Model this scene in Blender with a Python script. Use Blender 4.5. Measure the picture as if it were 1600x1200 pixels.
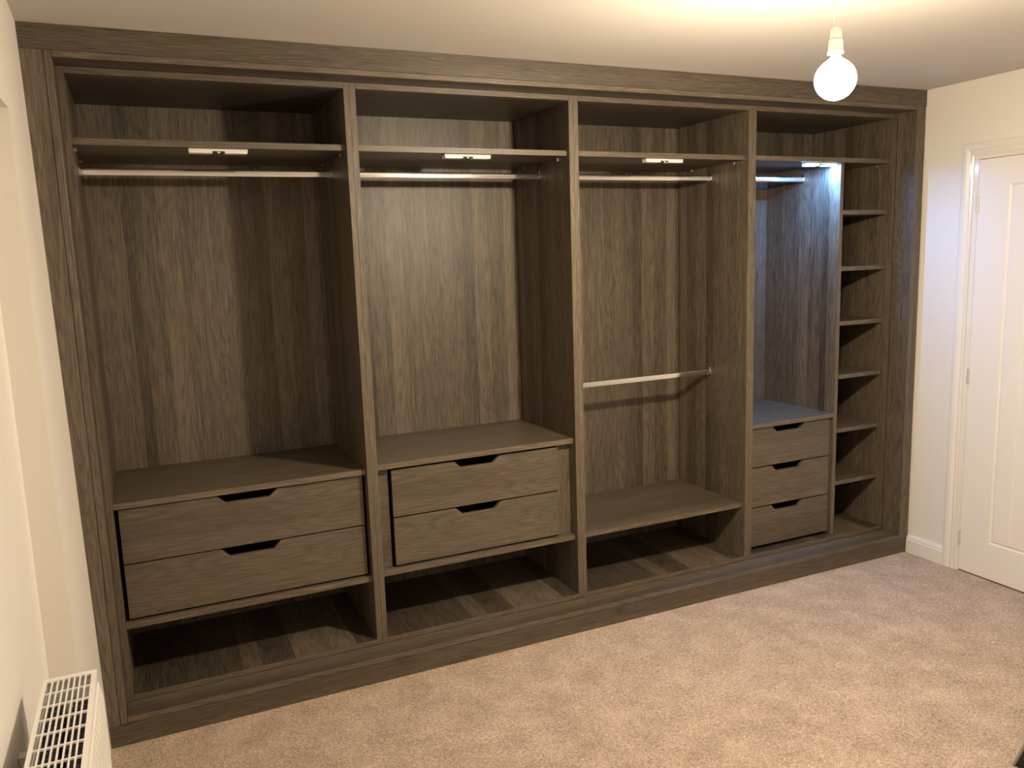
import bpy, bmesh, math, random
from mathutils import Vector, Matrix

for o in list(bpy.data.objects):
    bpy.data.objects.remove(o)
S = bpy.context.scene
COL = S.collection

# ------------------------------------------------------------------ camera
CP = (0.25092, -2.96789, 1.64733)
YAW, PITCH, ROLL, FPX = 0.4239101, -0.1548289, -0.03332852, 1269.67
sa, ca, sb, cb = math.sin(YAW), math.cos(YAW), math.sin(PITCH), math.cos(PITCH)
fw = Vector((sa * cb, ca * cb, sb))
r0 = Vector((ca, -sa, 0))
u0 = r0.cross(fw)
rt = r0 * math.cos(ROLL) + u0 * math.sin(ROLL)
up = -r0 * math.sin(ROLL) + u0 * math.cos(ROLL)
cam_d = bpy.data.cameras.new('camera')
cam = bpy.data.objects.new('camera', cam_d)
COL.objects.link(cam)
M = Matrix(((rt.x, up.x, -fw.x, CP[0]), (rt.y, up.y, -fw.y, CP[1]), (rt.z, up.z, -fw.z, CP[2]), (0, 0, 0, 1)))
cam.matrix_world = M
cam_d.sensor_fit = 'HORIZONTAL'
cam_d.sensor_width = 36
cam_d.lens = FPX * 36 / 1600
cam_d.clip_start = 0.02
S.camera = cam

# ------------------------------------------------------------------ world + exposure
w = bpy.data.worlds.new('night')
S.world = w
w.use_nodes = True
w.node_tree.nodes['Background'].inputs[0].default_value = (0.9, 0.8, 0.7, 1)
w.node_tree.nodes['Background'].inputs[1].default_value = 0.0
S.view_settings.view_transform = 'Standard'
S.view_settings.look = 'None'
S.view_settings.exposure = 0.0
S.view_settings.gamma = 1.0
S.view_settings.use_curve_mapping = False
BULB_STRENGTH = 1780.0
BULB_COLOR = (1.0, 0.82, 0.58)
LED_STRENGTH = 820.0
LED_COLOR = (0.17, 0.42, 1.0)

# ------------------------------------------------------------------ dimensions (metres)
H = 2.4
W = 3.914
D1, D2 = 0.112, 0.662            # carcass front, interior back
T = 0.022
OL, OR, OT, OB = 0.0735, 3.844, 2.302, 0.1035
ZT, ZB = 2.280, 0.1255
YS = 0.136                       # shelf fronts
UNITS = [(OL, 1.023), (1.023, 1.961), (1.961, 2.909), (2.909, OR)]
BULB = (1.978, -1.285, 2.083)

# ------------------------------------------------------------------ materials
def newmat(name):
    m = bpy.data.materials.new(name)
    m.use_nodes = True
    nt = m.node_tree
    return m, nt, nt.nodes, nt.links, nt.nodes['Principled BSDF']

def plain(name, col, rough=0.5, metal=0.0, spec=0.5, bump=0.0, bscale=200.0, coat=0.0):
    m, nt, N, L, b = newmat(name)
    b.inputs['Base Color'].default_value = (*col, 1)
    b.inputs['Roughness'].default_value = rough
    b.inputs['Metallic'].default_value = metal
    b.inputs['Specular IOR Level'].default_value = spec
    b.inputs['Coat Weight'].default_value = coat
    b.inputs['Coat Roughness'].default_value = 0.1
    if bump:
        tc = N.new('ShaderNodeTexCoord')
        no = N.new('ShaderNodeTexNoise'); no.inputs['Scale'].default_value = bscale
        no.inputs['Detail'].default_value = 4
        bp = N.new('ShaderNodeBump'); bp.inputs['Strength'].default_value = bump
        bp.inputs['Distance'].default_value = 0.002
        L.new(tc.outputs['Object'], no.inputs['Vector'])
        L.new(no.outputs['Fac'], bp.inputs['Height'])
        L.new(bp.outputs['Normal'], b.inputs['Normal'])
    return m

def wood(name, grain, stave=0.085, contrast=1.0, tone=1.0, amp=1.0):
    """dark stained oak; grain = axis the grain runs along (0,1,2)."""
    m, nt, N, L, b = newmat(name)
    def math_(op, a, c=None, d=None):
        n = N.new('ShaderNodeMath'); n.operation = op
        for i, v in enumerate((a, c, d)):
            if v is None: continue
            if isinstance(v, (int, float)): n.inputs[i].default_value = v
            else: L.new(v, n.inputs[i])
        return n.outputs[0]
    tc = N.new('ShaderNodeTexCoord')
    sep = N.new('ShaderNodeSeparateXYZ'); L.new(tc.outputs['Object'], sep.inputs[0])
    ax = [sep.outputs[0], sep.outputs[1], sep.outputs[2]]
    g = ax[grain]
    o1, o2 = [ax[i] for i in range(3) if i != grain]
    across = math_('ADD', o1, math_('MULTIPLY', o2, 0.97))
    # staves of uneven width
    wob = N.new('ShaderNodeTexNoise'); wob.noise_dimensions = '1D'
    wob.inputs['Scale'].default_value = 6.0; wob.inputs['Detail'].default_value = 0
    L.new(across, wob.inputs['W'])
    sidx = math_('FLOOR', math_('ADD', math_('DIVIDE', across, stave), math_('MULTIPLY', wob.outputs[0], 1.3)))
    wn = N.new('ShaderNodeTexWhiteNoise'); wn.noise_dimensions = '1D'; L.new(sidx, wn.inputs['W'])
    # grain coordinates, each stave shifted along its own length
    cv = N.new('ShaderNodeCombineXYZ')
    L.new(math_('MULTIPLY', across, 1.0), cv.inputs[0])
    L.new(math_('ADD', g, math_('MULTIPLY', wn.outputs['Value'], 17.0)), cv.inputs[1])
    L.new(math_('MULTIPLY', sidx, 3.1), cv.inputs[2])
    def noise(sx, sy, det, rough=0.55, dist=0.0):
        mp = N.new('ShaderNodeMapping'); mp.inputs['Scale'].default_value = (sx, sy, 1)
        L.new(cv.outputs[0], mp.inputs['Vector'])
        n = N.new('ShaderNodeTexNoise'); n.inputs['Scale'].default_value = 1
        n.inputs['Detail'].default_value = det; n.inputs['Roughness'].default_value = rough
        n.inputs['Distortion'].default_value = dist
        L.new(mp.outputs[0], n.inputs['Vector'])
        return n.outputs['Fac']
    fine = noise(560, 16, 4, 0.65)
    mid = noise(230, 7, 3, 0.55, 0.1)
    low = noise(26, 1.3, 2, 0.5, 0.1)
    # cathedral figure: thin dark contour lines of a stretched noise field
    cath = noise(9, 0.75, 2, 0.4, 0.1)
    rings = math_('SINE', math_('MULTIPLY', math_('ADD', cath, math_('MULTIPLY', mid, 0.02)), 170.0))
    rings = math_('POWER', math_('MULTIPLY_ADD', rings, 0.5, 0.5), 3.0)
    v = math_('MULTIPLY', fine, 0.50)
    v = math_('ADD', v, math_('MULTIPLY', mid, 0.32))
    v = math_('ADD', v, math_('MULTIPLY', low, 0.13))
    v = math_('ADD', math_('MULTIPLY', v, amp), 0.475 * (1 - amp))
    v = math_('SUBTRACT', v, math_('MULTIPLY', rings, 0.055 * (0.4 + 0.6 * amp)))
    v = math_('ADD', v, math_('MULTIPLY', math_('SUBTRACT', wn.outputs['Value'], 0.5), 0.10 * contrast))
    cr = N.new('ShaderNodeValToRGB')
    e = cr.color_ramp.elements
    e[0].position = 0.33; e[0].color = (0.036 * tone, 0.0285 * tone, 0.0205 * tone, 1)
    e[1].position = 0.60; e[1].color = (0.178 * tone, 0.143 * tone, 0.105 * tone, 1)
    k = e.new(0.455); k.color = (0.088 * tone, 0.070 * tone, 0.051 * tone, 1)
    L.new(v, cr.inputs[0])
    L.new(cr.outputs[0], b.inputs['Base Color'])
    b.inputs['Roughness'].default_value = 0.46
    b.inputs['Specular IOR Level'].default_value = 0.62
    bp = N.new('ShaderNodeBump'); bp.inputs['Strength'].default_value = 0.35
    bp.inputs['Distance'].default_value = 0.0006
    L.new(v, bp.inputs['Height']); L.new(bp.outputs['Normal'], b.inputs['Normal'])
    return m

WX, WY, WZ = wood('dark_oak_lengthwise', 0, 0.11, 0.7, 1.0, 0.8), wood('dark_oak_depthwise', 1, 0.11, 1.7), wood('dark_oak_upright', 2, 0.062, 1.35, 1.06)
WXD = wood('dark_oak_drawer', 0, 0.16, 0.3, 1.04, 0.62)

EX, EY, EZ = wood('oak_edging_lengthwise', 0, 0.5, 0.2, 1.25, 0.7), None, wood('oak_edging_upright', 2, 0.5, 0.2, 1.25, 0.7)
def wallmat(name, col, rough=0.6):
    return plain(name, col, rough, 0, 0.3, 0.12, 260)
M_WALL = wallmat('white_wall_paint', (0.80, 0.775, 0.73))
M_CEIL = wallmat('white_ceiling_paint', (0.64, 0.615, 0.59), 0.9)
M_GLOSS = plain('white_gloss_paint', (0.80, 0.78, 0.75), 0.14, 0, 0.5)
M_DOOR = plain('white_door_paint', (0.84, 0.81, 0.77), 0.38, 0, 0.4)
M_RAD = plain('white_radiator_enamel', (0.86, 0.85, 0.82), 0.3, 0, 0.5)
M_FIN = plain('grey_radiator_fins', (0.20, 0.20, 0.21), 0.5, 0.3)
M_CHROME = plain('chrome', (0.80, 0.80, 0.80), 0.11, 1.0)
M_STEEL = plain('steel_hinge', (0.66, 0.63, 0.58), 0.4, 0.35)
M_PLASTIC = plain('white_plastic', (0.85, 0.84, 0.80), 0.35)
M_CLEAR = plain('cloudy_plastic', (0.30, 0.28, 0.25), 0.2, 0.2)
M_DARKPL = plain('dark_plastic', (0.03, 0.03, 0.03), 0.35)
M_CAP = plain('pale_screw_cap', (0.70, 0.66, 0.60), 0.4)
M_BAG = plain('black_fabric', (0.018, 0.016, 0.014), 0.7, 0, 0.3, 0.5, 400)
M_PIPE = plain('grey_piping', (0.25, 0.24, 0.22), 0.5)
M_BRASS = plain('bulb_cap_metal', (0.75, 0.68, 0.55), 0.3, 0.9)

def emis(name, col, st):
    m, nt, N, L, b = newmat(name)
    b.inputs['Base Color'].default_value = (0.9, 0.9, 0.9, 1)
    b.inputs['Emission Color'].default_value = (*col, 1)
    b.inputs['Emission Strength'].default_value = st
    return m
def directed(m, a0, f0, a1, f1):
    """lamp surface whose output varies with where it faces (up / down), as the real lamp's does"""
    nt = m.node_tree; N, L = nt.nodes, nt.links; b = N['Principled BSDF']
    g = N.new('ShaderNodeNewGeometry'); sp = N.new('ShaderNodeSeparateXYZ'); mr = N.new('ShaderNodeMapRange')
    mu = N.new('ShaderNodeMath'); mu.operation = 'MULTIPLY'
    mu.inputs[1].default_value = b.inputs['Emission Strength'].default_value
    mr.inputs['From Min'].default_value = a0; mr.inputs['From Max'].default_value = a1
    mr.inputs['To Min'].default_value = f0; mr.inputs['To Max'].default_value = f1
    L.new(g.outputs['Normal'], sp.inputs[0]); L.new(sp.outputs[2], mr.inputs[0])
    L.new(mr.outputs[0], mu.inputs[0]); L.new(mu.outputs[0], b.inputs['Emission Strength'])
    return m
M_BULB = directed(emis('glowing_bulb', BULB_COLOR, BULB_STRENGTH), -0.6, 1.0, 0.65, 0.045)
M_LED = directed(emis('glowing_led_lens', LED_COLOR, LED_STRENGTH), -1.0, 1.0, -0.05, 0.02)

def carpet():
    m, nt, N, L, b = newmat('beige_carpet')
    tc = N.new('ShaderNodeTexCoord')
    def noise(s, d=3, r=0.5, dist=0):
        n = N.new('ShaderNodeTexNoise'); n.inputs['Scale'].default_value = s
        n.inputs['Detail'].default_value = d; n.inputs['Roughness'].default_value = r
        n.inputs['Distortion'].default_value = dist
        L.new(tc.outputs['Object'], n.inputs['Vector']); return n.outputs['Fac']
    tuft = noise(125, 4, 0.75, 1.2)
    patch = noise(7, 6, 0.6, 0.2)
    speck = noise(300, 3, 0.7)
    def ma(op, a, c, d=None):
        n = N.new('ShaderNodeMath'); n.operation = op
        for i, v in enumerate((a, c, d)):
            if v is None: continue
            if isinstance(v, (int, float)): n.inputs[i].default_value = v
            else: L.new(v, n.inputs[i])
        return n.outputs[0]
    v = ma('ADD', ma('MULTIPLY', tuft, 0.58), ma('ADD', ma('MULTIPLY', patch, 0.17), ma('MULTIPLY', speck, 0.25)))
    cr = N.new('ShaderNodeValToRGB'); e = cr.color_ramp.elements
    e[0].position = 0.41; e[0].color = (0.25, 0.178, 0.128, 1)
    e[1].position = 0.585; e[1].color = (0.88, 0.71, 0.57, 1)
    k = e.new(0.5); k.color = (0.56, 0.425, 0.325, 1)
    L.new(v, cr.inputs[0]); L.new(cr.outputs[0], b.inputs['Base Color'])
    b.inputs['Roughness'].default_value = 1.0
    b.inputs['Specular IOR Level'].default_value = 0.1
    b.inputs['Sheen Weight'].default_value = 0.3
    b.inputs['Sheen Roughness'].default_value = 0.6
    b.inputs['Sheen Tint'].default_value = (0.9, 0.8, 0.68, 1)
    bp = N.new('ShaderNodeBump'); bp.inputs['Strength'].default_value = 1.0
    bp.inputs['Distance'].default_value = 0.012
    L.new(v, bp.inputs['Height']); L.new(bp.outputs['Normal'], b.inputs['Normal'])
    return m
M_CARPET = carpet()

# ------------------------------------------------------------------ mesh helpers
def box(bm, a, b):
    x0, y0, z0 = a; x1, y1, z1 = b
    vs = [bm.verts.new(p) for p in ((x0,y0,z0),(x1,y0,z0),(x1,y1,z0),(x0,y1,z0),(x0,y0,z1),(x1,y0,z1),(x1,y1,z1),(x0,y1,z1))]
    for f in ((0,3,2,1),(4,5,6,7),(0,1,5,4),(1,2,6,5),(2,3,7,6),(3,0,4,7)):
        bm.faces.new([vs[i] for i in f])
    return vs

def prism(bm, prof, axis, a, b):
    """extrude a closed 2D profile along axis from a to b (profile in the other two axes, xyz order)."""
    def P(u, v, t):
        c = [u, v]; c.insert(axis, t); return c
    n = len(prof)
    A = [bm.verts.new(P(u, v, a)) for u, v in prof]
    B = [bm.verts.new(P(u, v, b)) for u, v in prof]
    bm.faces.new(A); bm.faces.new(B[::-1])
    for i in range(n):
        bm.faces.new((A[i], B[i], B[(i+1) % n], A[(i+1) % n]))

def lathe(bm, prof, c, axis=2, seg=32):
    """revolve (r, t) profile about an axis through c."""
    rings = []
    for r, t in prof:
        ring = []
        for k in range(seg):
            an = 2 * math.pi * k / seg
            u, v = r * math.cos(an), r * math.sin(an)
            p = [0, 0, 0]; o = [i for i in range(3) if i != axis]
            p[o[0]] = c[o[0]] + u; p[o[1]] = c[o[1]] + v; p[axis] = c[axis] + t
            ring.append(bm.verts.new(p))
        rings.append(ring)
    for i in range(len(rings) - 1):
        for k in range(seg):
            bm.faces.new((rings[i][k], rings[i][(k+1) % seg], rings[i+1][(k+1) % seg], rings[i+1][k]))
    bm.faces.new(rings[0][::-1]); bm.faces.new(rings[-1])

def make(name, bm, mat, parent=None, origin=(0, 0, 0), bevel=0.0, smooth=False, segs=2):
    bmesh.ops.recalc_face_normals(bm, faces=bm.faces)
    base = Vector(origin)
    if parent is not None:
        base = Vector(parent['_o'])
    bmesh.ops.translate(bm, verts=bm.verts, vec=-base)
    me = bpy.data.meshes.new(name)
    bm.to_mesh(me); bm.free()
    for mm in (mat if isinstance(mat, (list, tuple)) else [mat]):
        me.materials.append(mm)
    o = bpy.data.objects.new(name, me)
    COL.objects.link(o)
    if parent is not None:
        o.parent = parent
    else:
        o.location = base
    o['_o'] = tuple(base)
    if bevel:
        md = o.modifiers.new('bevel', 'BEVEL'); md.width = bevel; md.segments = segs
        md.limit_method = 'ANGLE'; md.angle_limit = math.radians(40)
    if smooth:
        me.shade_auto_smooth = None if False else None
        for p in me.polygons: p.use_smooth = True
    return o

def mbox(name, a, b, mat, parent=None, bevel=0.0008, origin=(0, 0, 0)):
    bm = bmesh.new(); box(bm, a, b)
    if mat in (WX, WY, WZ) and (b[1] - a[1]) > 0.05:
        # panels carry edging tape on their front edge
        bmesh.ops.recalc_face_normals(bm, faces=bm.faces)
        for f in bm.faces:
            if f.normal.y < -0.9: f.material_index = 1
        mat = [mat, EZ if (b[2] - a[2]) > (b[0] - a[0]) else EX]
    return make(name, bm, mat, parent, origin, bevel)

def thing(name, loc, label, cat, group=None):
    o = bpy.data.objects.new(name, None); COL.objects.link(o)
    o.empty_display_size = 0.1
    o.location = loc; o['_o'] = tuple(loc)
    o['label'] = label; o['category'] = cat
    if group: o['group'] = group
    return o

def struct(o):
    o['kind'] = 'structure'; return o

# ------------------------------------------------------------------ room shell
YR = -4.1      # wall behind the camera
struct(mbox('floor', (-0.12, YR, -0.05), (W + 0.1, 0.72, 0.0), M_CARPET, bevel=0))
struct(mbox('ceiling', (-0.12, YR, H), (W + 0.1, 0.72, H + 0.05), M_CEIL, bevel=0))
struct(mbox('wall_front', (-0.12, 0.72, 0), (W + 0.1, 0.80, H), M_WALL, bevel=0))
struct(mbox('wall_rear', (-0.12, YR - 0.08, 0), (W + 0.1, YR, H), M_WALL, bevel=0))

# left wall with the shallow recess that holds the radiator
def left_wall():
    bm = bmesh.new()
    ry0, ry1, rz, rx = -3.2, -0.56, 2.052, -0.07
    box(bm, (-0.16, ry0, 0), (rx, ry1, rz))            # back of the recess
    box(bm, (-0.16, ry0, rz), (0, ry1, H))             # wall above the recess
    box(bm, (-0.16, YR, 0), (0, ry0, H))
    # nib beside the wardrobe, slightly out of plumb where it meets the frame
    vs = box(bm, (-0.16, ry1, 0), (0, 0.0, H))
    for v in vs:
        if v.co.x > -0.01 and v.co.y > -0.01:
            v.co.x = 0.014 if v.co.z < 1 else -0.014
    box(bm, (-0.16, 0.0, 0), (-0.015, 0.72, H))
    return make('wall_left', bm, M_WALL)
struct(left_wall())

# right wall with the door opening
DY0, DY1, DZ = -1.075, -0.305, 2.045
def right_wall():
    bm = bmesh.new()
    box(bm, (W, DY1, 0), (W + 0.1, 0.72, H))
    box(bm, (W, YR, 0), (W + 0.1, DY0, H))
    box(bm, (W, DY0, DZ), (W + 0.1, DY1, H))
    return make('wall_right', bm, M_WALL)
struct(right_wall())

def skirt_prof(x, th=0.017, h=0.095):
    return [(x, 0), (x - th, 0), (x - th, h * 0.74), (x - th * 0.80, h * 0.78), (x - th * 0.80, h * 0.86), (x - th * 0.45, h * 0.97), (x - th * 0.35, h), (x, h)]
bm = bmesh.new(); prism(bm, skirt_prof(W), 1, -0.243, -0.001)
struct(make('baseboard_right', bm, M_GLOSS))
bm = bmesh.new(); prism(bm, skirt_prof(W), 1, YR + 0.001, -1.14)
struct(make('baseboard_right', bm, M_GLOSS))
bm = bmesh.new(); prism(bm, [(-x, z) for x, z in skirt_prof(0.0)], 1, YR + 0.001, -3.2)
struct(make('baseboard_left', bm, M_GLOSS))
bm = bmesh.new(); prism(bm, [(-x, z) for x, z in skirt_prof(0.07)], 1, -3.19, -0.561)
struct(make('baseboard_left', bm, M_GLOSS))
bm = bmesh.new(); prism(bm, [(YR - x, z) for x, z in skirt_prof(0.0)], 0, 0.02, W - 0.02)
struct(make('baseboard_rear', bm, M_GLOSS))

# door: moulded boarded leaf, lining, architrave, hinges
def door():
    d = bpy.data.objects.new('door_1', None); COL.objects.link(d)
    d['_o'] = (W, -0.69, 0.0); d.location = (W, -0.69, 0.0)
    struct(d)
    # leaf; face at x = xf, toward -x
    xf = W - 0.006
    y0, y1, z0, z1 = DY0 + 0.0265, DY1 - 0.001, 0.008, 2.0265
    bm = bmesh.new()
    ys = [y1]
    py1, py0 = -0.458, -0.922            # boarded panel
    pz0, pz1 = 0.187, 1.905
    g = 0.006
    # frame of the leaf around the panel
    box(bm, (xf, y0, z0), (xf + 0.035, y1, pz0))
    box(bm, (xf, y0, pz1), (xf + 0.035, y1, z1))
    box(bm, (xf, y0, pz0), (xf + 0.035, py0, pz1))
    box(bm, (xf, py1, pz0), (xf + 0.035, y1, pz1))
    leaf = make('door_leaf', bm, M_DOOR, d, bevel=0.0)
    bm = bmesh.new()
    # sunk border moulding with V grooves between the boards
    e = 0.009
    outer = [(py0, pz0), (py1, pz0), (py1, pz1), (py0, pz1)]
    inner = [(py0 + e, pz0 + e), (py1 - e, pz0 + e), (py1 - e, pz1 - e), (py0 + e, pz1 - e)]
    in2 = [(py0 + 2*e, pz0 + 2*e), (py1 - 2*e, pz0 + 2*e), (py1 - 2*e, pz1 - 2*e), (py0 + 2*e, pz1 - 2*e)]
    def ring(P, x): return [bm.verts.new((x, u, v)) for u, v in P]
    A, B, C = ring(outer, xf), ring(inner, xf + 0.006), ring(in2, xf + 0.0015)
    for X, Y in ((A, B), (B, C)):
        for i in range(4):
            bm.faces.new((X[i], X[(i+1) % 4], Y[(i+1) % 4], Y[i]))
    n = 5
    a, b_ = in2[0][0], in2[1][0]
    zb, zt = in2[0][1], in2[2][1]
    gw = 0.004
    cuts = [a]
    for k in range(1, n):
        yc = a + (b_ - a) * k / n
        cuts += [yc - gw, yc, yc + gw]
    cuts.append(b_)
    dep = [0.0015]
    for k in range(1, n): dep += [0.0015, 0.0055, 0.0015]
    dep.append(0.0015)
    lo = [bm.verts.new((xf + dd, yy, zb)) for yy, dd in zip(cuts, dep)]
    hi = [bm.verts.new((xf + dd, yy, zt)) for yy, dd in zip(cuts, dep)]
    for i in range(len(lo) - 1):
        bm.faces.new((lo[i], lo[i+1], hi[i+1], hi[i]))
    pn = make('boarded_panel', bm, M_DOOR, d)
    for k, z in enumerate((0.178, 1.0, 1.82)):
        bm = bmesh.new()
        lathe(bm, [(0.0045, -0.036), (0.0062, -0.034), (0.0062, -0.014), (0.0056, -0.013), (0.0062, -0.012), (0.0062, 0.012), (0.0056, 0.013), (0.0062, 0.014), (0.0062, 0.034), (0.0045, 0.037)], (xf - 0.004, DY1 - 0.001, z), 2, 14)
        box(bm, (xf + 0.0005, DY1 - 0.001, z - 0.036), (xf + 0.003, DY1 + 0.012, z + 0.036))
        make('hinge', bm, M_STEEL, d)
    return d
door()

# door lining and architrave
bm = bmesh.new()
box(bm, (W - 0.008, DY1, 0), (W + 0.1, DY1 + 0.026, DZ - 0.016))
box(bm, (W - 0.008, DY0 - 0.001, 0), (W + 0.1, DY0 + 0.024, DZ - 0.016))
box(bm, (W - 0.008, DY0 - 0.001, DZ - 0.016), (W + 0.1, DY1 + 0.026, DZ + 0.008))
# door stops behind the leaf
box(bm, (W + 0.030, DY1 - 0.012, 0), (W + 0.06, DY1, DZ - 0.016))
box(bm, (W + 0.030, DY0 + 0.024, 0), (W + 0.06, DY0 + 0.036, DZ - 0.016))
box(bm, (W + 0.030, DY0 + 0.036, DZ - 0.030), (W + 0.06, DY1 - 0.012, DZ - 0.016))
struct(make('trim_1', bm, M_GLOSS, bevel=0.0012))
def arch_prof(s, e, x):       # s inner edge, e outer edge
    d = e - s
    return [(x, s), (x - 0.014, s), (x - 0.017, s + d*0.08), (x - 0.017, s + d*0.16), (x - 0.0115, s + d*0.24), (x - 0.0115, s + d*0.34), (x - 0.0185, s + d*0.55), (x - 0.0200, s + d*0.75), (x - 0.0185, s + d*0.93), (x - 0.014, e), (x, e)]
def architrave():
    bm = bmesh.new()
    AW = 0.060
    i0, i1 = DY1 + 0.026, DY0 - 0.002
    zt = DZ + 0.002
    # mitred frame: three runs
    def run(pts):
        rings = []
        for (y, z, oy, oz) in pts:
            base = arch_prof(0, AW, W - 0.0)
            rings.append([bm.verts.new((x, y + oy * s, z + oz * s)) for x, s in base])
        for a, b in zip(rings, rings[1:]):
            n = len(a)
            for k in range(n):
                bm.faces.new((a[k], b[k], b[(k+1) % n], a[(k+1) % n]))
        bm.faces.new(rings[0]); bm.faces.new(rings[-1][::-1])
    run([(i0, 0, 1, 0), (i0, zt, 1, 1), (i1, zt, -1, 1), (i1, 0, -1, 0)])
    return make('trim_2', bm, M_GLOSS)
struct(architrave())

# ------------------------------------------------------------------ wardrobe surround (one fitted frame)
fr = thing('wardrobe_surround', (W / 2, 0, 0), 'dark oak front surround framing the whole built-in wardrobe wall', 'wardrobe frame')
ZF, ZP, LT = 2.3235, 0.0815, 0.022
def board(name, pts, mat, y0=0.0, y1=0.018):
    bm = bmesh.new()
    a = [bm.verts.new((x, y0, z)) for x, z in pts]
    b = [bm.verts.new((x, y1, z)) for x, z in pts]
    bm.faces.new(a); bm.faces.new(b[::-1])
    for i in range(len(a)):
        bm.faces.new((a[i], b[i], b[(i+1) % len(a)], a[(i+1) % len(a)]))
    return make(name, bm, mat, fr, bevel=0.0008)
def lx(z): return 0.0145 - 0.029 * z / H
G = 0.0006
board('fascia_board', [(lx(ZF), ZF), (2.832, ZF), (2.832, H - 0.001), (lx(H), H - 0.001)], WX)
board('fascia_board', [(2.833, ZF), (W - 0.003, ZF), (W - 0.003, H - 0.001), (2.833, H - 0.001)], WX)
board('stile', [(lx(ZP), ZP + G), (OL - LT - G, ZP + G), (OL - LT - G, ZF - G), (lx(ZF), ZF - G)], WZ)
board('stile', [(OR + LT + G, ZP + G), (W - 0.006, ZP + G), (W - 0.008, ZF - G), (OR + LT + G, ZF - G)], WZ)
board('plinth', [(lx(0), 0.0), (W - 0.022, 0.0), (W - 0.020, ZP), (lx(ZP), ZP)], WX, 0.0, 0.018)
# lining boards of the reveal
mbox('reveal_board', (OL - LT, -0.0028, ZP + G), (OL, D1 - 0.0005, ZF - G), WZ, fr, 0.0022)
mbox('reveal_board', (OR, -0.0028, ZP + G), (OR + LT, D1 - 0.0005, ZF - G), WZ, fr, 0.0022)
mbox('reveal_board', (OL + G, -0.0028, OT), (OR - G, D1 - 0.0005, ZF - G), WX, fr, 0.0022)
mbox('reveal_board', (OL + G, -0.0028, ZP + G), (OR - G, D1 - 0.0005, OB), WX, fr, 0.0022)
def cap(x, y, z, parent, r=0.0035, up_=True):
    bm = bmesh.new()
    lathe(bm, [(r, 0), (r, 0.0006), (r * 0.7, 0.0012)], (x, y, z), 2, 12)
    return make('screw_cap', bm, M_CAP, parent)
cap(2.636, 0.078, OB, fr); cap(3.40, 0.072, OB, fr, 0.003)

# ------------------------------------------------------------------ wardrobe units
def peg(x, y, z, side, parent):
    """clear shelf support on a side panel; side=+1 means it points to +x"""
    bm = bmesh.new()
    pr = [(0.0045, 0), (0.0045, 0.007 * side), (0.003, 0.009 * side)]
    lathe(bm, pr, (x, y, z), 0, 10)
    box(bm, (min(x, x + side * 0.009), y - 0.003, z - 0.007), (max(x, x + side * 0.009), y + 0.003, z + 0.004))
    return make('shelf_support', bm, M_CLEAR, parent)
def screw(x, y, z, parent):
    bm = bmesh.new()
    lathe(bm, [(0.0045, 0), (0.0045, -0.0012), (0.003, -0.0024)], (x, y, z), 1, 10)
    return make('screw', bm, M_CHROME, parent)

def rail(x0, x1, z, parent, name='hanging_rail'):
    bm = bmesh.new()
    yc, hh, hw = 0.392, 0.0125, 0.0070
    hh, hw, rr = 0.0138, 0.0075, 0.0040
    prof = []
    for k in range(7):                    # gently bowed faces
        u = -1 + 2 * k / 6
        prof.append((yc - hw - 0.0005 * (1 - u * u), z + u * (hh - rr)))
    for k in range(1, 7):
        a = math.pi - math.pi / 2 * k / 6
        prof.append((yc - hw + rr + rr * math.cos(a), z + hh - rr + rr * math.sin(a)))
    for k in range(7):
        a = math.pi / 2 - math.pi / 2 * k / 6
        prof.append((yc + hw - rr + rr * math.cos(a), z + hh - rr + rr * math.sin(a)))
    for k in range(7):
        a = -math.pi / 2 * k / 6
        prof.append((yc + hw - rr + rr * math.cos(a), z - hh + rr + rr * math.sin(a)))
    for k in range(6):
        a = -math.pi / 2 - math.pi / 2 * k / 6
        prof.append((yc - hw + rr + rr * math.cos(a), z - hh + rr + rr * math.sin(a)))
    prism(bm, prof, 0, x0 + 0.002, x1 - 0.002)
    r = make(name, bm, M_CHROME, parent)
    for p in r.data.polygons: p.use_smooth = len(p.vertices) == 4
    md = r.modifiers.new('es', 'EDGE_SPLIT'); md.split_angle = math.radians(30)
    for x, s in ((x0, 1), (x1, -1)):
        bm = bmesh.new()
        # cup-shaped end socket on a plate with a screw tab above
        pl = []
        for k in range(13):
            a = math.pi * k / 12 + math.pi
            pl.append((yc + 0.0115 * math.cos(a), z - 0.006 + 0.0120 * math.sin(a)))
        pl += [(yc + 0.0115, z + 0.012), (yc + 0.005, z + 0.026), (yc - 0.005, z + 0.026), (yc - 0.0115, z + 0.012)]
        prism(bm, pl, 0, x, x + s * 0.003)
        n = 13
        rim = []
        for k in range(n):
            a = math.pi + math.pi * k / (n - 1)
            rim.append((yc + 0.0115 * math.cos(a), z - 0.006 + 0.0120 * math.sin(a)))
        rin = [(yc + (u - yc) * 0.78, z - 0.006 + (v - z + 0.006) * 0.80) for u, v in rim]
        prism(bm, rim + rin[::-1], 0, x + s * 0.003, x + s * 0.014)
        make('rail_socket', bm, M_CHROME, r)
    return r

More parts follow.
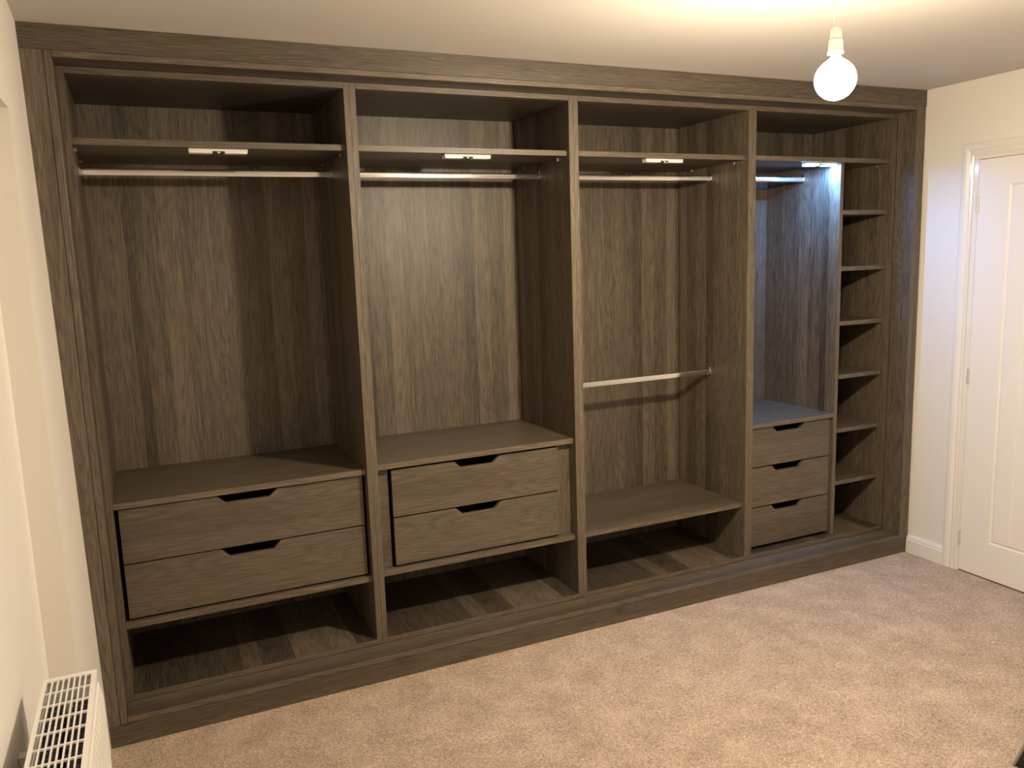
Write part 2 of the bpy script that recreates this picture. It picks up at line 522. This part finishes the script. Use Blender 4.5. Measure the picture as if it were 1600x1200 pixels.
def drawer(x0, x1, z0, z1, yf, nx0, nx1, nd, parent, slope=0.030, depth=0.44):
    """drawer with a trapezoid finger notch cut into the top of its front"""
    d = bpy.data.objects.new('drawer', None); COL.objects.link(d); d.parent = parent
    d['_o'] = parent['_o']
    pts = [(x0, z0), (x1, z0), (x1, z1), (nx1, z1), (nx1 - slope, z1 - nd), (nx0 + slope, z1 - nd), (nx0, z1), (x0, z1)]
    bm = bmesh.new()
    a = [bm.verts.new((x, yf, z)) for x, z in pts]
    b = [bm.verts.new((x, yf + 0.018, z)) for x, z in pts]
    n = len(pts)
    # front and back as three convex pieces each
    for V in (a, b):
        lo1 = bm.verts.new((nx0 + slope, V[0].co.y, z0)); lo2 = bm.verts.new((nx1 - slope, V[0].co.y, z0))
        V.insert(1, lo1); V.insert(2, lo2)
    # order: 0 BL,1 lo1,2 lo2,3 BR,4 TR,5 nx1,6 n1 inner,7 n0 inner,8 nx0,9 TL
    for V in (a, b):
        bm.faces.new((V[0], V[1], V[7], V[8], V[9]))
        bm.faces.new((V[1], V[2], V[6], V[7]))
        bm.faces.new((V[2], V[3], V[4], V[5], V[6]))
    for i in range(10):
        bm.faces.new((a[i], b[i], b[(i+1) % 10], a[(i+1) % 10]))
    f = make('drawer_front', bm, WXD, d, bevel=0.0012)
    f.modifiers['bevel'].angle_limit = math.radians(25)
    bm = bmesh.new()
    t = 0.012; xa, xb, ya, yb = x0 + 0.022, x1 - 0.022, yf + 0.0185, yf + depth
    za, zb = z0 + 0.015, z1 - nd - 0.012
    box(bm, (xa, ya, za), (xa + t, yb, zb)); box(bm, (xb - t, ya, za), (xb, yb, zb))
    box(bm, (xa + t, yb - t, za), (xb - t, yb, zb)); box(bm, (xa + t, ya, za), (xb - t, yb - t, za + 0.008))
    make('drawer_box', bm, WXD, d)
    return d

LABELS = [
    'leftmost open wardrobe unit, widest bay, with two wide drawers below a single chrome rail',
    'second open wardrobe unit from the left, with two drawers set between narrow filler strips',
    'third open wardrobe unit, with one high and one halfway chrome rail and no drawers',
    'rightmost open wardrobe unit with three narrow drawers and a tall column of small shelves']
units = []
for i, (ux0, ux1) in enumerate(UNITS):
    u = thing('wardrobe_unit', ((ux0 + ux1) / 2, D1, OB), LABELS[i], 'wardrobe', None)
    units.append(u)
    a, b = ux0 + T, ux1 - T       # inner faces
    e = 0.0003
    mbox('side_panel', (ux0 + e, D1, OB), (a, D2 + 0.018, OT - 0.0005), WZ, u, 0.0006)
    mbox('side_panel', (b, D1, OB), (ux1 - e, D2 + 0.018, OT - 0.0005), WZ, u, 0.0006)
    mbox('top_panel', (a + e, D1, ZT), (b - e, D2, OT - 0.0005), WX, u, 0.0006)
    mbox('bottom_panel', (a + e, D1, OB), (b - e, D2, ZB), WY, u, 0.0006)
    mbox('back_panel', (a + e, D2, OB), (b - e, D2 + 0.010, OT - 0.0005), WZ, u, 0)
    mbox('top_shelf', (a + e, YS, 2.060), (b - e, D2 - 0.0005, 2.082), WX, u, 0.0006)
    rx1 = b if i < 3 else 3.490
    rail(a, rx1, 2.0005, u)
    for y in (0.212, 0.54):
        peg(b, y, 2.055, -1, u); peg(a, y, 2.055, 1, u)

# unit 1
u = units[0]; a, b = OL + T, 1.001; e = 0.0003
mbox('drawer_top', (a + e, YS, 0.812), (b - e, D2 - 0.0005, 0.834), WX, u, 0.0006)
mbox('lower_shelf', (a + e, YS, 0.366), (b - e, D2 - 0.0005, 0.389), WX, u, 0.0006)
drawer(0.109, 0.989, 0.604, 0.806, 0.15, 0.441, 0.660, 0.029, u)
drawer(0.109, 0.989, 0.397, 0.599, 0.15, 0.441, 0.660, 0.031, u)
for x in (0.42, 0.74): screw(x, D2, 2.048, u)
# unit 2
u = units[1]; a, b = 1.045, 1.939
mbox('drawer_top', (a + e, YS, 0.822), (b - e, D2 - 0.0005, 0.844), WX, u, 0.0006)
mbox('lower_shelf', (a + e, YS, 0.376), (b - e, D2 - 0.0005, 0.399), WX, u, 0.0006)
mbox('filler_strip', (a + e, 0.172, 0.3995), (1.100, 0.190, 0.8215), WX, u, 0.0006)
mbox('filler_strip', (1.876, 0.172, 0.3995), (b - e, 0.190, 0.8215), WZ, u, 0.0006)
drawer(1.109, 1.867, 0.614, 0.811, 0.15, 1.381, 1.587, 0.029, u)
drawer(1.109, 1.867, 0.408, 0.608, 0.15, 1.381, 1.587, 0.029, u)
for x in (1.27, 1.66): screw(x, D2, 2.048, u)
# unit 3
u = units[2]; a, b = 1.983, 2.887
mbox('lower_shelf', (a + e, YS, 0.375), (b - e, D2 - 0.0005, 0.396), WX, u, 0.0006)
rail(a, b, 1.030, u)
screw(2.57, D2, 2.048, u)
cap(2.683, 0.141, ZB, u, 0.003)
# unit 4
u = units[3]; a, b = 2.931, 3.822
TX0, TX1 = 3.490, 3.512
mbox('upright_divider', (TX0, YS, ZB + e), (TX1, D2 - 0.0005, 2.0595), WZ, u, 0.0006)
mbox('drawer_top', (a + e, YS, 0.764), (TX0 - e, D2 - 0.0005, 0.786), WX, u, 0.0006)
for z0, z1 in ((0.562, 0.759), (0.353, 0.556), (0.146, 0.347)):
    drawer(2.940, 3.4775, z0, z1, 0.15, 3.092, 3.303, 0.029, u)
mbox('filler_strip', (3.479, 0.172, ZB + e), (TX0 - e, 0.190, 0.7635), WZ, u, 0.0)
for z in (1.826, 1.5435, 1.263, 0.985, 0.698, 0.4135):
    mbox('small_shelf', (TX1 + e, 0.142, z - T), (b - e, D2 - 0.0005, z), WX, u, 0.0006)
cap(3.46, 0.125, ZB, u, 0.003)

# ------------------------------------------------------------------ stick-on cabinet lights
LL = ['white bar light, switched off, under the top shelf of the leftmost wardrobe bay',
      'white bar light, switched off, under the top shelf of the second bay from the left',
      'white bar light, switched off, under the top shelf of the two-rail bay',
      'glowing blue-white bar light, switched on, under the top shelf of the rightmost bay']
for k, xc in enumerate((0.5525, 1.500, 2.447, 3.383)):
    t = thing('cabinet_light', (xc, 0.170, 2.0595), LL[k], 'light', 'bar lights under the wardrobe top shelves')
    bm = bmesh.new()
    hl, hw, h = 0.100, 0.018, 0.0085
    box(bm, (xc - hl, 0.170 - hw, 2.0595 - h), (xc + hl, 0.170 + hw, 2.0595))
    make('housing', bm, M_PLASTIC, t, bevel=0.003, segs=3)
    for s in (-1, 1):
        bm = bmesh.new()
        box(bm, (xc + s * 0.0595 - 0.0385, 0.170 - hw + 0.001, 2.0595 - h - 0.0070), (xc + s * 0.0595 + 0.0385, 0.170 + hw - 0.001, 2.0595 - h + 0.0005))
        make('lens', bm, M_LED if k == 3 else M_PLASTIC, t, bevel=0.0012)
    bm = bmesh.new()
    box(bm, (xc - 0.020, 0.170 - hw + 0.002, 2.0595 - h - 0.0022), (xc + 0.020, 0.170 + hw - 0.002, 2.0595 - h + 0.0004))
    sp = make('sensor_panel', bm, M_DARKPL, t, bevel=0.0008)
    bm = bmesh.new()
    lathe(bm, [(0.0052, 0), (0.0050, -0.002), (0.0038, -0.0042), (0.0018, -0.0054)], (xc, 0.156, 2.0595 - h - 0.002), 2, 14)
    so = make('motion_sensor', bm, M_PLASTIC, sp)
    for p in so.data.polygons: p.use_smooth = True

# ------------------------------------------------------------------ pendant bulb
bx, by, bz = BULB
t = thing('pendant_lamp', (bx, by, H), 'lit globe bulb hanging bare on a white cord from the ceiling', 'ceiling lamp')
bm = bmesh.new()
lathe(bm, [(0.050, 0), (0.050, -0.012), (0.044, -0.022), (0.020, -0.028), (0.008, -0.036)], (bx, by, H), 2, 32)
o = make('ceiling_rose', bm, M_PLASTIC, t)
bm = bmesh.new()
pts = []
for k in range(13):
    f = k / 12
    pts.append((bx - 0.010 * math.sin(math.pi * f) - 0.004 * f, by, H - 0.03 - f * (H - 0.03 - 2.206)))
rg = []
for p in pts:
    rg.append([bm.verts.new((p[0] + 0.0032 * math.cos(a), p[1] + 0.0032 * math.sin(a), p[2])) for a in [2 * math.pi * j / 10 for j in range(10)]])
for q, r in zip(rg, rg[1:]):
    for j in range(10): bm.faces.new((q[j], q[(j+1) % 10], r[(j+1) % 10], r[j]))
make('cord', bm, M_PLASTIC, t)
def sm(o, ang=35):
    for p in o.data.polygons: p.use_smooth = True
    md = o.modifiers.new('es', 'EDGE_SPLIT'); md.split_angle = math.radians(ang)
    return o
bm = bmesh.new()
lathe(bm, [(0.006, 2.213 - bz), (0.0115, 2.212 - bz), (0.0135, 2.208 - bz), (0.0150, 2.190 - bz), (0.0160, 2.184 - bz), (0.0150, 2.183 - bz), (0.0175, 2.181 - bz), (0.0190, 2.155 - bz), (0.0205, 2.153 - bz), (0.0205, 2.148 - bz), (0.0150, 2.147 - bz)], (bx - 0.002, by, bz), 2, 32)
sm(make('lampholder', bm, M_PLASTIC, t))
bm = bmesh.new()
lathe(bm, [(0.0135, 2.1475 - bz), (0.0135, 2.139 - bz), (0.0145, 2.137 - bz)], (bx, by, bz), 2, 24)
sm(make('bulb_cap', bm, M_BRASS, t))
bm = bmesh.new()
R = 0.0525
prof = [(0.0135, 0.0545)]
prof = [(0.0140, 0.0560), (0.0175, 0.0515)]
for k in range(4, 24):
    a = math.pi * (k + 0.6) / 24.6
    prof.append((R * math.sin(a), R * math.cos(a)))
prof.append((0.002, -R * 1.0))
lathe(bm, prof, (bx, by, bz), 2, 40)
bl = make('glass_bulb', bm, M_BULB, t)
for p in bl.data.polygons: p.use_smooth = True

# ------------------------------------------------------------------ radiator
def radiator():
    x0, x1, y1, y0, z0, z1 = -0.024, 0.083, -0.985, -2.185, 0.15, 0.75
    t = thing('radiator', ((x0 + x1) / 2, (y0 + y1) / 2, z0), 'white panel radiator with a slotted top grille on the left wall', 'radiator')
    # top grille: frame, long bars, cross bars
    bm = bmesh.new()
    zt, zb = z1, z1 - 0.004
    box(bm, (x0, y0, z1 - 0.016), (x0 + 0.008, y1, zt))
    box(bm, (x1 - 0.011, y0, z1 - 0.030), (x1, y1, zt))
    box(bm, (x0 + 0.008, y1 - 0.016, z1 - 0.004), (x1 - 0.011, y1, zt))
    box(bm, (x0 + 0.008, y0, z1 - 0.004), (x1 - 0.011, y0 + 0.016, zt))
    n = 8
    wi = (x1 - 0.011) - (x0 + 0.008)
    for k in range(1, n):
        xc = x0 + 0.008 + wi * k / n
        box(bm, (xc - 0.0016, y0 + 0.016, z1 - 0.0045), (xc + 0.0016, y1 - 0.016, z1 - 0.0005))
    yy = y1 - 0.016 - 0.056
    while yy > y0 + 0.03:
        box(bm, (x0 + 0.008, yy - 0.0022, z1 - 0.0042), (x1 - 0.011, yy + 0.0022, z1 - 0.0002))
        yy -= 0.0575
    make('top_grille', bm, M_RAD, t, bevel=0.0)
    bm = bmesh.new()
    box(bm, (x0 + 0.002, y1 - 0.0015, z0 + 0.03), (x1 - 0.004, y1, z1 - 0.004))
    make('end_panel', bm, M_RAD, t)
    bm = bmesh.new()
    box(bm, (x0 + 0.002, y0, z0 + 0.03), (x1 - 0.004, y0 + 0.0015, z1 - 0.004))
    make('end_panel', bm, M_RAD, t)
    # fluted front and back panels
    for nm, xs, s in (('front_panel', x1, 1), ('rear_panel', x0 + 0.004, -1)):
        bm = bmesh.new()
        ya, yb = y0 + 0.012, y1 - 0.020
        N_ = 36
        pr = []
        st = (yb - ya) / N_
        for k in range(N_):
            yk = ya + st * k
            pr += [(0.0, yk + st * 0.12), (0.009, yk + st * 0.32), (0.009, yk + st * 0.68), (0.0, yk + st * 0.88)]
        lo, hi, lt, ht = [], [], [], []
        for d, y in pr:
            x = xs + s * d * (1 if s > 0 else 0.5)
            lo.append(bm.verts.new((x, y, z0 + 0.035))); hi.append(bm.verts.new((x, y, z1 - 0.055)))
            lt.append(bm.verts.new((xs + s * 0.003, y, z0))); ht.append(bm.verts.new((xs + s * 0.003, y, z1 - 0.022)))
        for A, B in ((lt, lo), (lo, hi), (hi, ht)):
            for i in range(len(A) - 1):
                bm.faces.new((A[i], A[i+1], B[i+1], B[i]))
        # close the rim behind
        back = [[bm.verts.new((xs - s * 0.004, v.co.y, v.co.z)) for v in q] for q in (lt, ht)]
        for A, B in ((lt, back[0]), (ht, back[1])):
            for i in range(len(A) - 1): bm.faces.new((A[i], A[i+1], B[i+1], B[i]))
        for i in range(len(lt) - 1): bm.faces.new((back[0][i], back[0][i+1], back[1][i+1], back[1][i]))
        for q in (0, -1):
            bm.faces.new((lt[q], lo[q], hi[q], ht[q], back[1][q], back[0][q]))
        make(nm, bm, M_RAD, t)
    # convector fins between the panels
    bm = bmesh.new()
    k = 0
    xm = (x0 + x1) / 2
    for xa, xb in ((x0 + 0.010, xm - 0.012), (xm + 0.004, x1 - 0.012)):
        y = y0 + 0.04
        while y < y1 - 0.05:
            box(bm, (xa, y, z0 + 0.03), (xb, y + 0.0012, z1 - 0.04))
            box(bm, (xa if k % 2 else xb - 0.0012, y, z0 + 0.03), (xa + 0.0012 if k % 2 else xb, y + 0.024, z1 - 0.04))
            y += 0.024; k += 1
    make('convector_fins', bm, M_FIN, t)
    for yb in (y1 - 0.12, y0 + 0.12):
        bm = bmesh.new()
        box(bm, (-0.0695, yb - 0.012, z0 + 0.08), (x0 + 0.0, yb + 0.012, z0 + 0.50))
        make('wall_bracket', bm, M_RAD, t)
    for yb, s in ((y1 - 0.035, 1), (y0 + 0.035, -1)):
        bm = bmesh.new()
        lathe(bm, [(0.0075, 0.0), (0.0075, 0.11), (0.014, 0.115), (0.014, 0.15), (0.009, 0.165)], ((x0 + x1) / 2, yb, 0.0), 2, 16)
        make('valve_pipe', bm, M_CHROME, t)
    return t
radiator()

# ------------------------------------------------------------------ dark bag whose edge shows at the bottom right
def bag():
    t = thing('bag', (2.827, -1.60, 0.0), 'black bag with grey edge, only a sliver showing at the bottom right corner', 'bag')
    bm = bmesh.new()
    x0, x1, y0, y1, h = 2.634, 3.02, -1.74, -1.462, 0.20
    vs = box(bm, (x0, y0, 0.0), (x1, y1, h))
    for v in vs:
        if v.co.z > 0.1:
            v.co.x += 0.05 if v.co.x < 2.75 else -0.05
            v.co.y += 0.045 if v.co.y < -1.6 else -0.045
    bmesh.ops.subdivide_edges(bm, edges=bm.edges, cuts=4, use_grid_fill=True)
    rnd = random.Random(4)
    for v in bm.verts:
        if v.co.z > 0.01:
            v.co += Vector((rnd.uniform(-1, 1), rnd.uniform(-1, 1), rnd.uniform(-1, 0.5))) * 0.004
    body = make('bag_body', bm, M_BAG, t, bevel=0.006, segs=3)
    for p in body.data.polygons: p.use_smooth = True
    bm = bmesh.new()
    def tube(pts, r=0.005):
        rg = []
        for i, p in enumerate(pts):
            d = (Vector(pts[min(i+1, len(pts)-1)]) - Vector(pts[max(i-1, 0)])).normalized()
            s = d.cross(Vector((0.3, 0.2, 0.93))).normalized(); q = d.cross(s)
            rg.append([bm.verts.new(Vector(p) + s * r * math.cos(a) + q * r * math.sin(a)) for a in [2 * math.pi * j / 8 for j in range(8)]])
        for A, B in zip(rg, rg[1:]):
            for j in range(8): bm.faces.new((A[j], A[(j+1) % 8], B[(j+1) % 8], B[j]))
        bm.faces.new(rg[0]); bm.faces.new(rg[-1][::-1])
    tube([(x0 - 0.001, y1 + 0.001, 0.004), (x0 + 0.012, y1 - 0.011, 0.05), (x0 + 0.050, y1 - 0.044, h)])
    make('piping', bm, M_PIPE, t)
    bm = bmesh.new()
    tube([(x0, y0, 0.004), (x0 + 0.050, y0 + 0.044, h)])
    make('piping', bm, M_PIPE, t)
    bm = bmesh.new()
    arc = [(2.73 + 0.19 * k / 12, -1.60, 0.195 + 0.10 * math.sin(math.pi * k / 12)) for k in range(13)]
    tube(arc, 0.008)
    make('handle', bm, M_BAG, t)
bag()

# tidy helper properties
for o in bpy.data.objects:
    if '_o' in o: del o['_o']
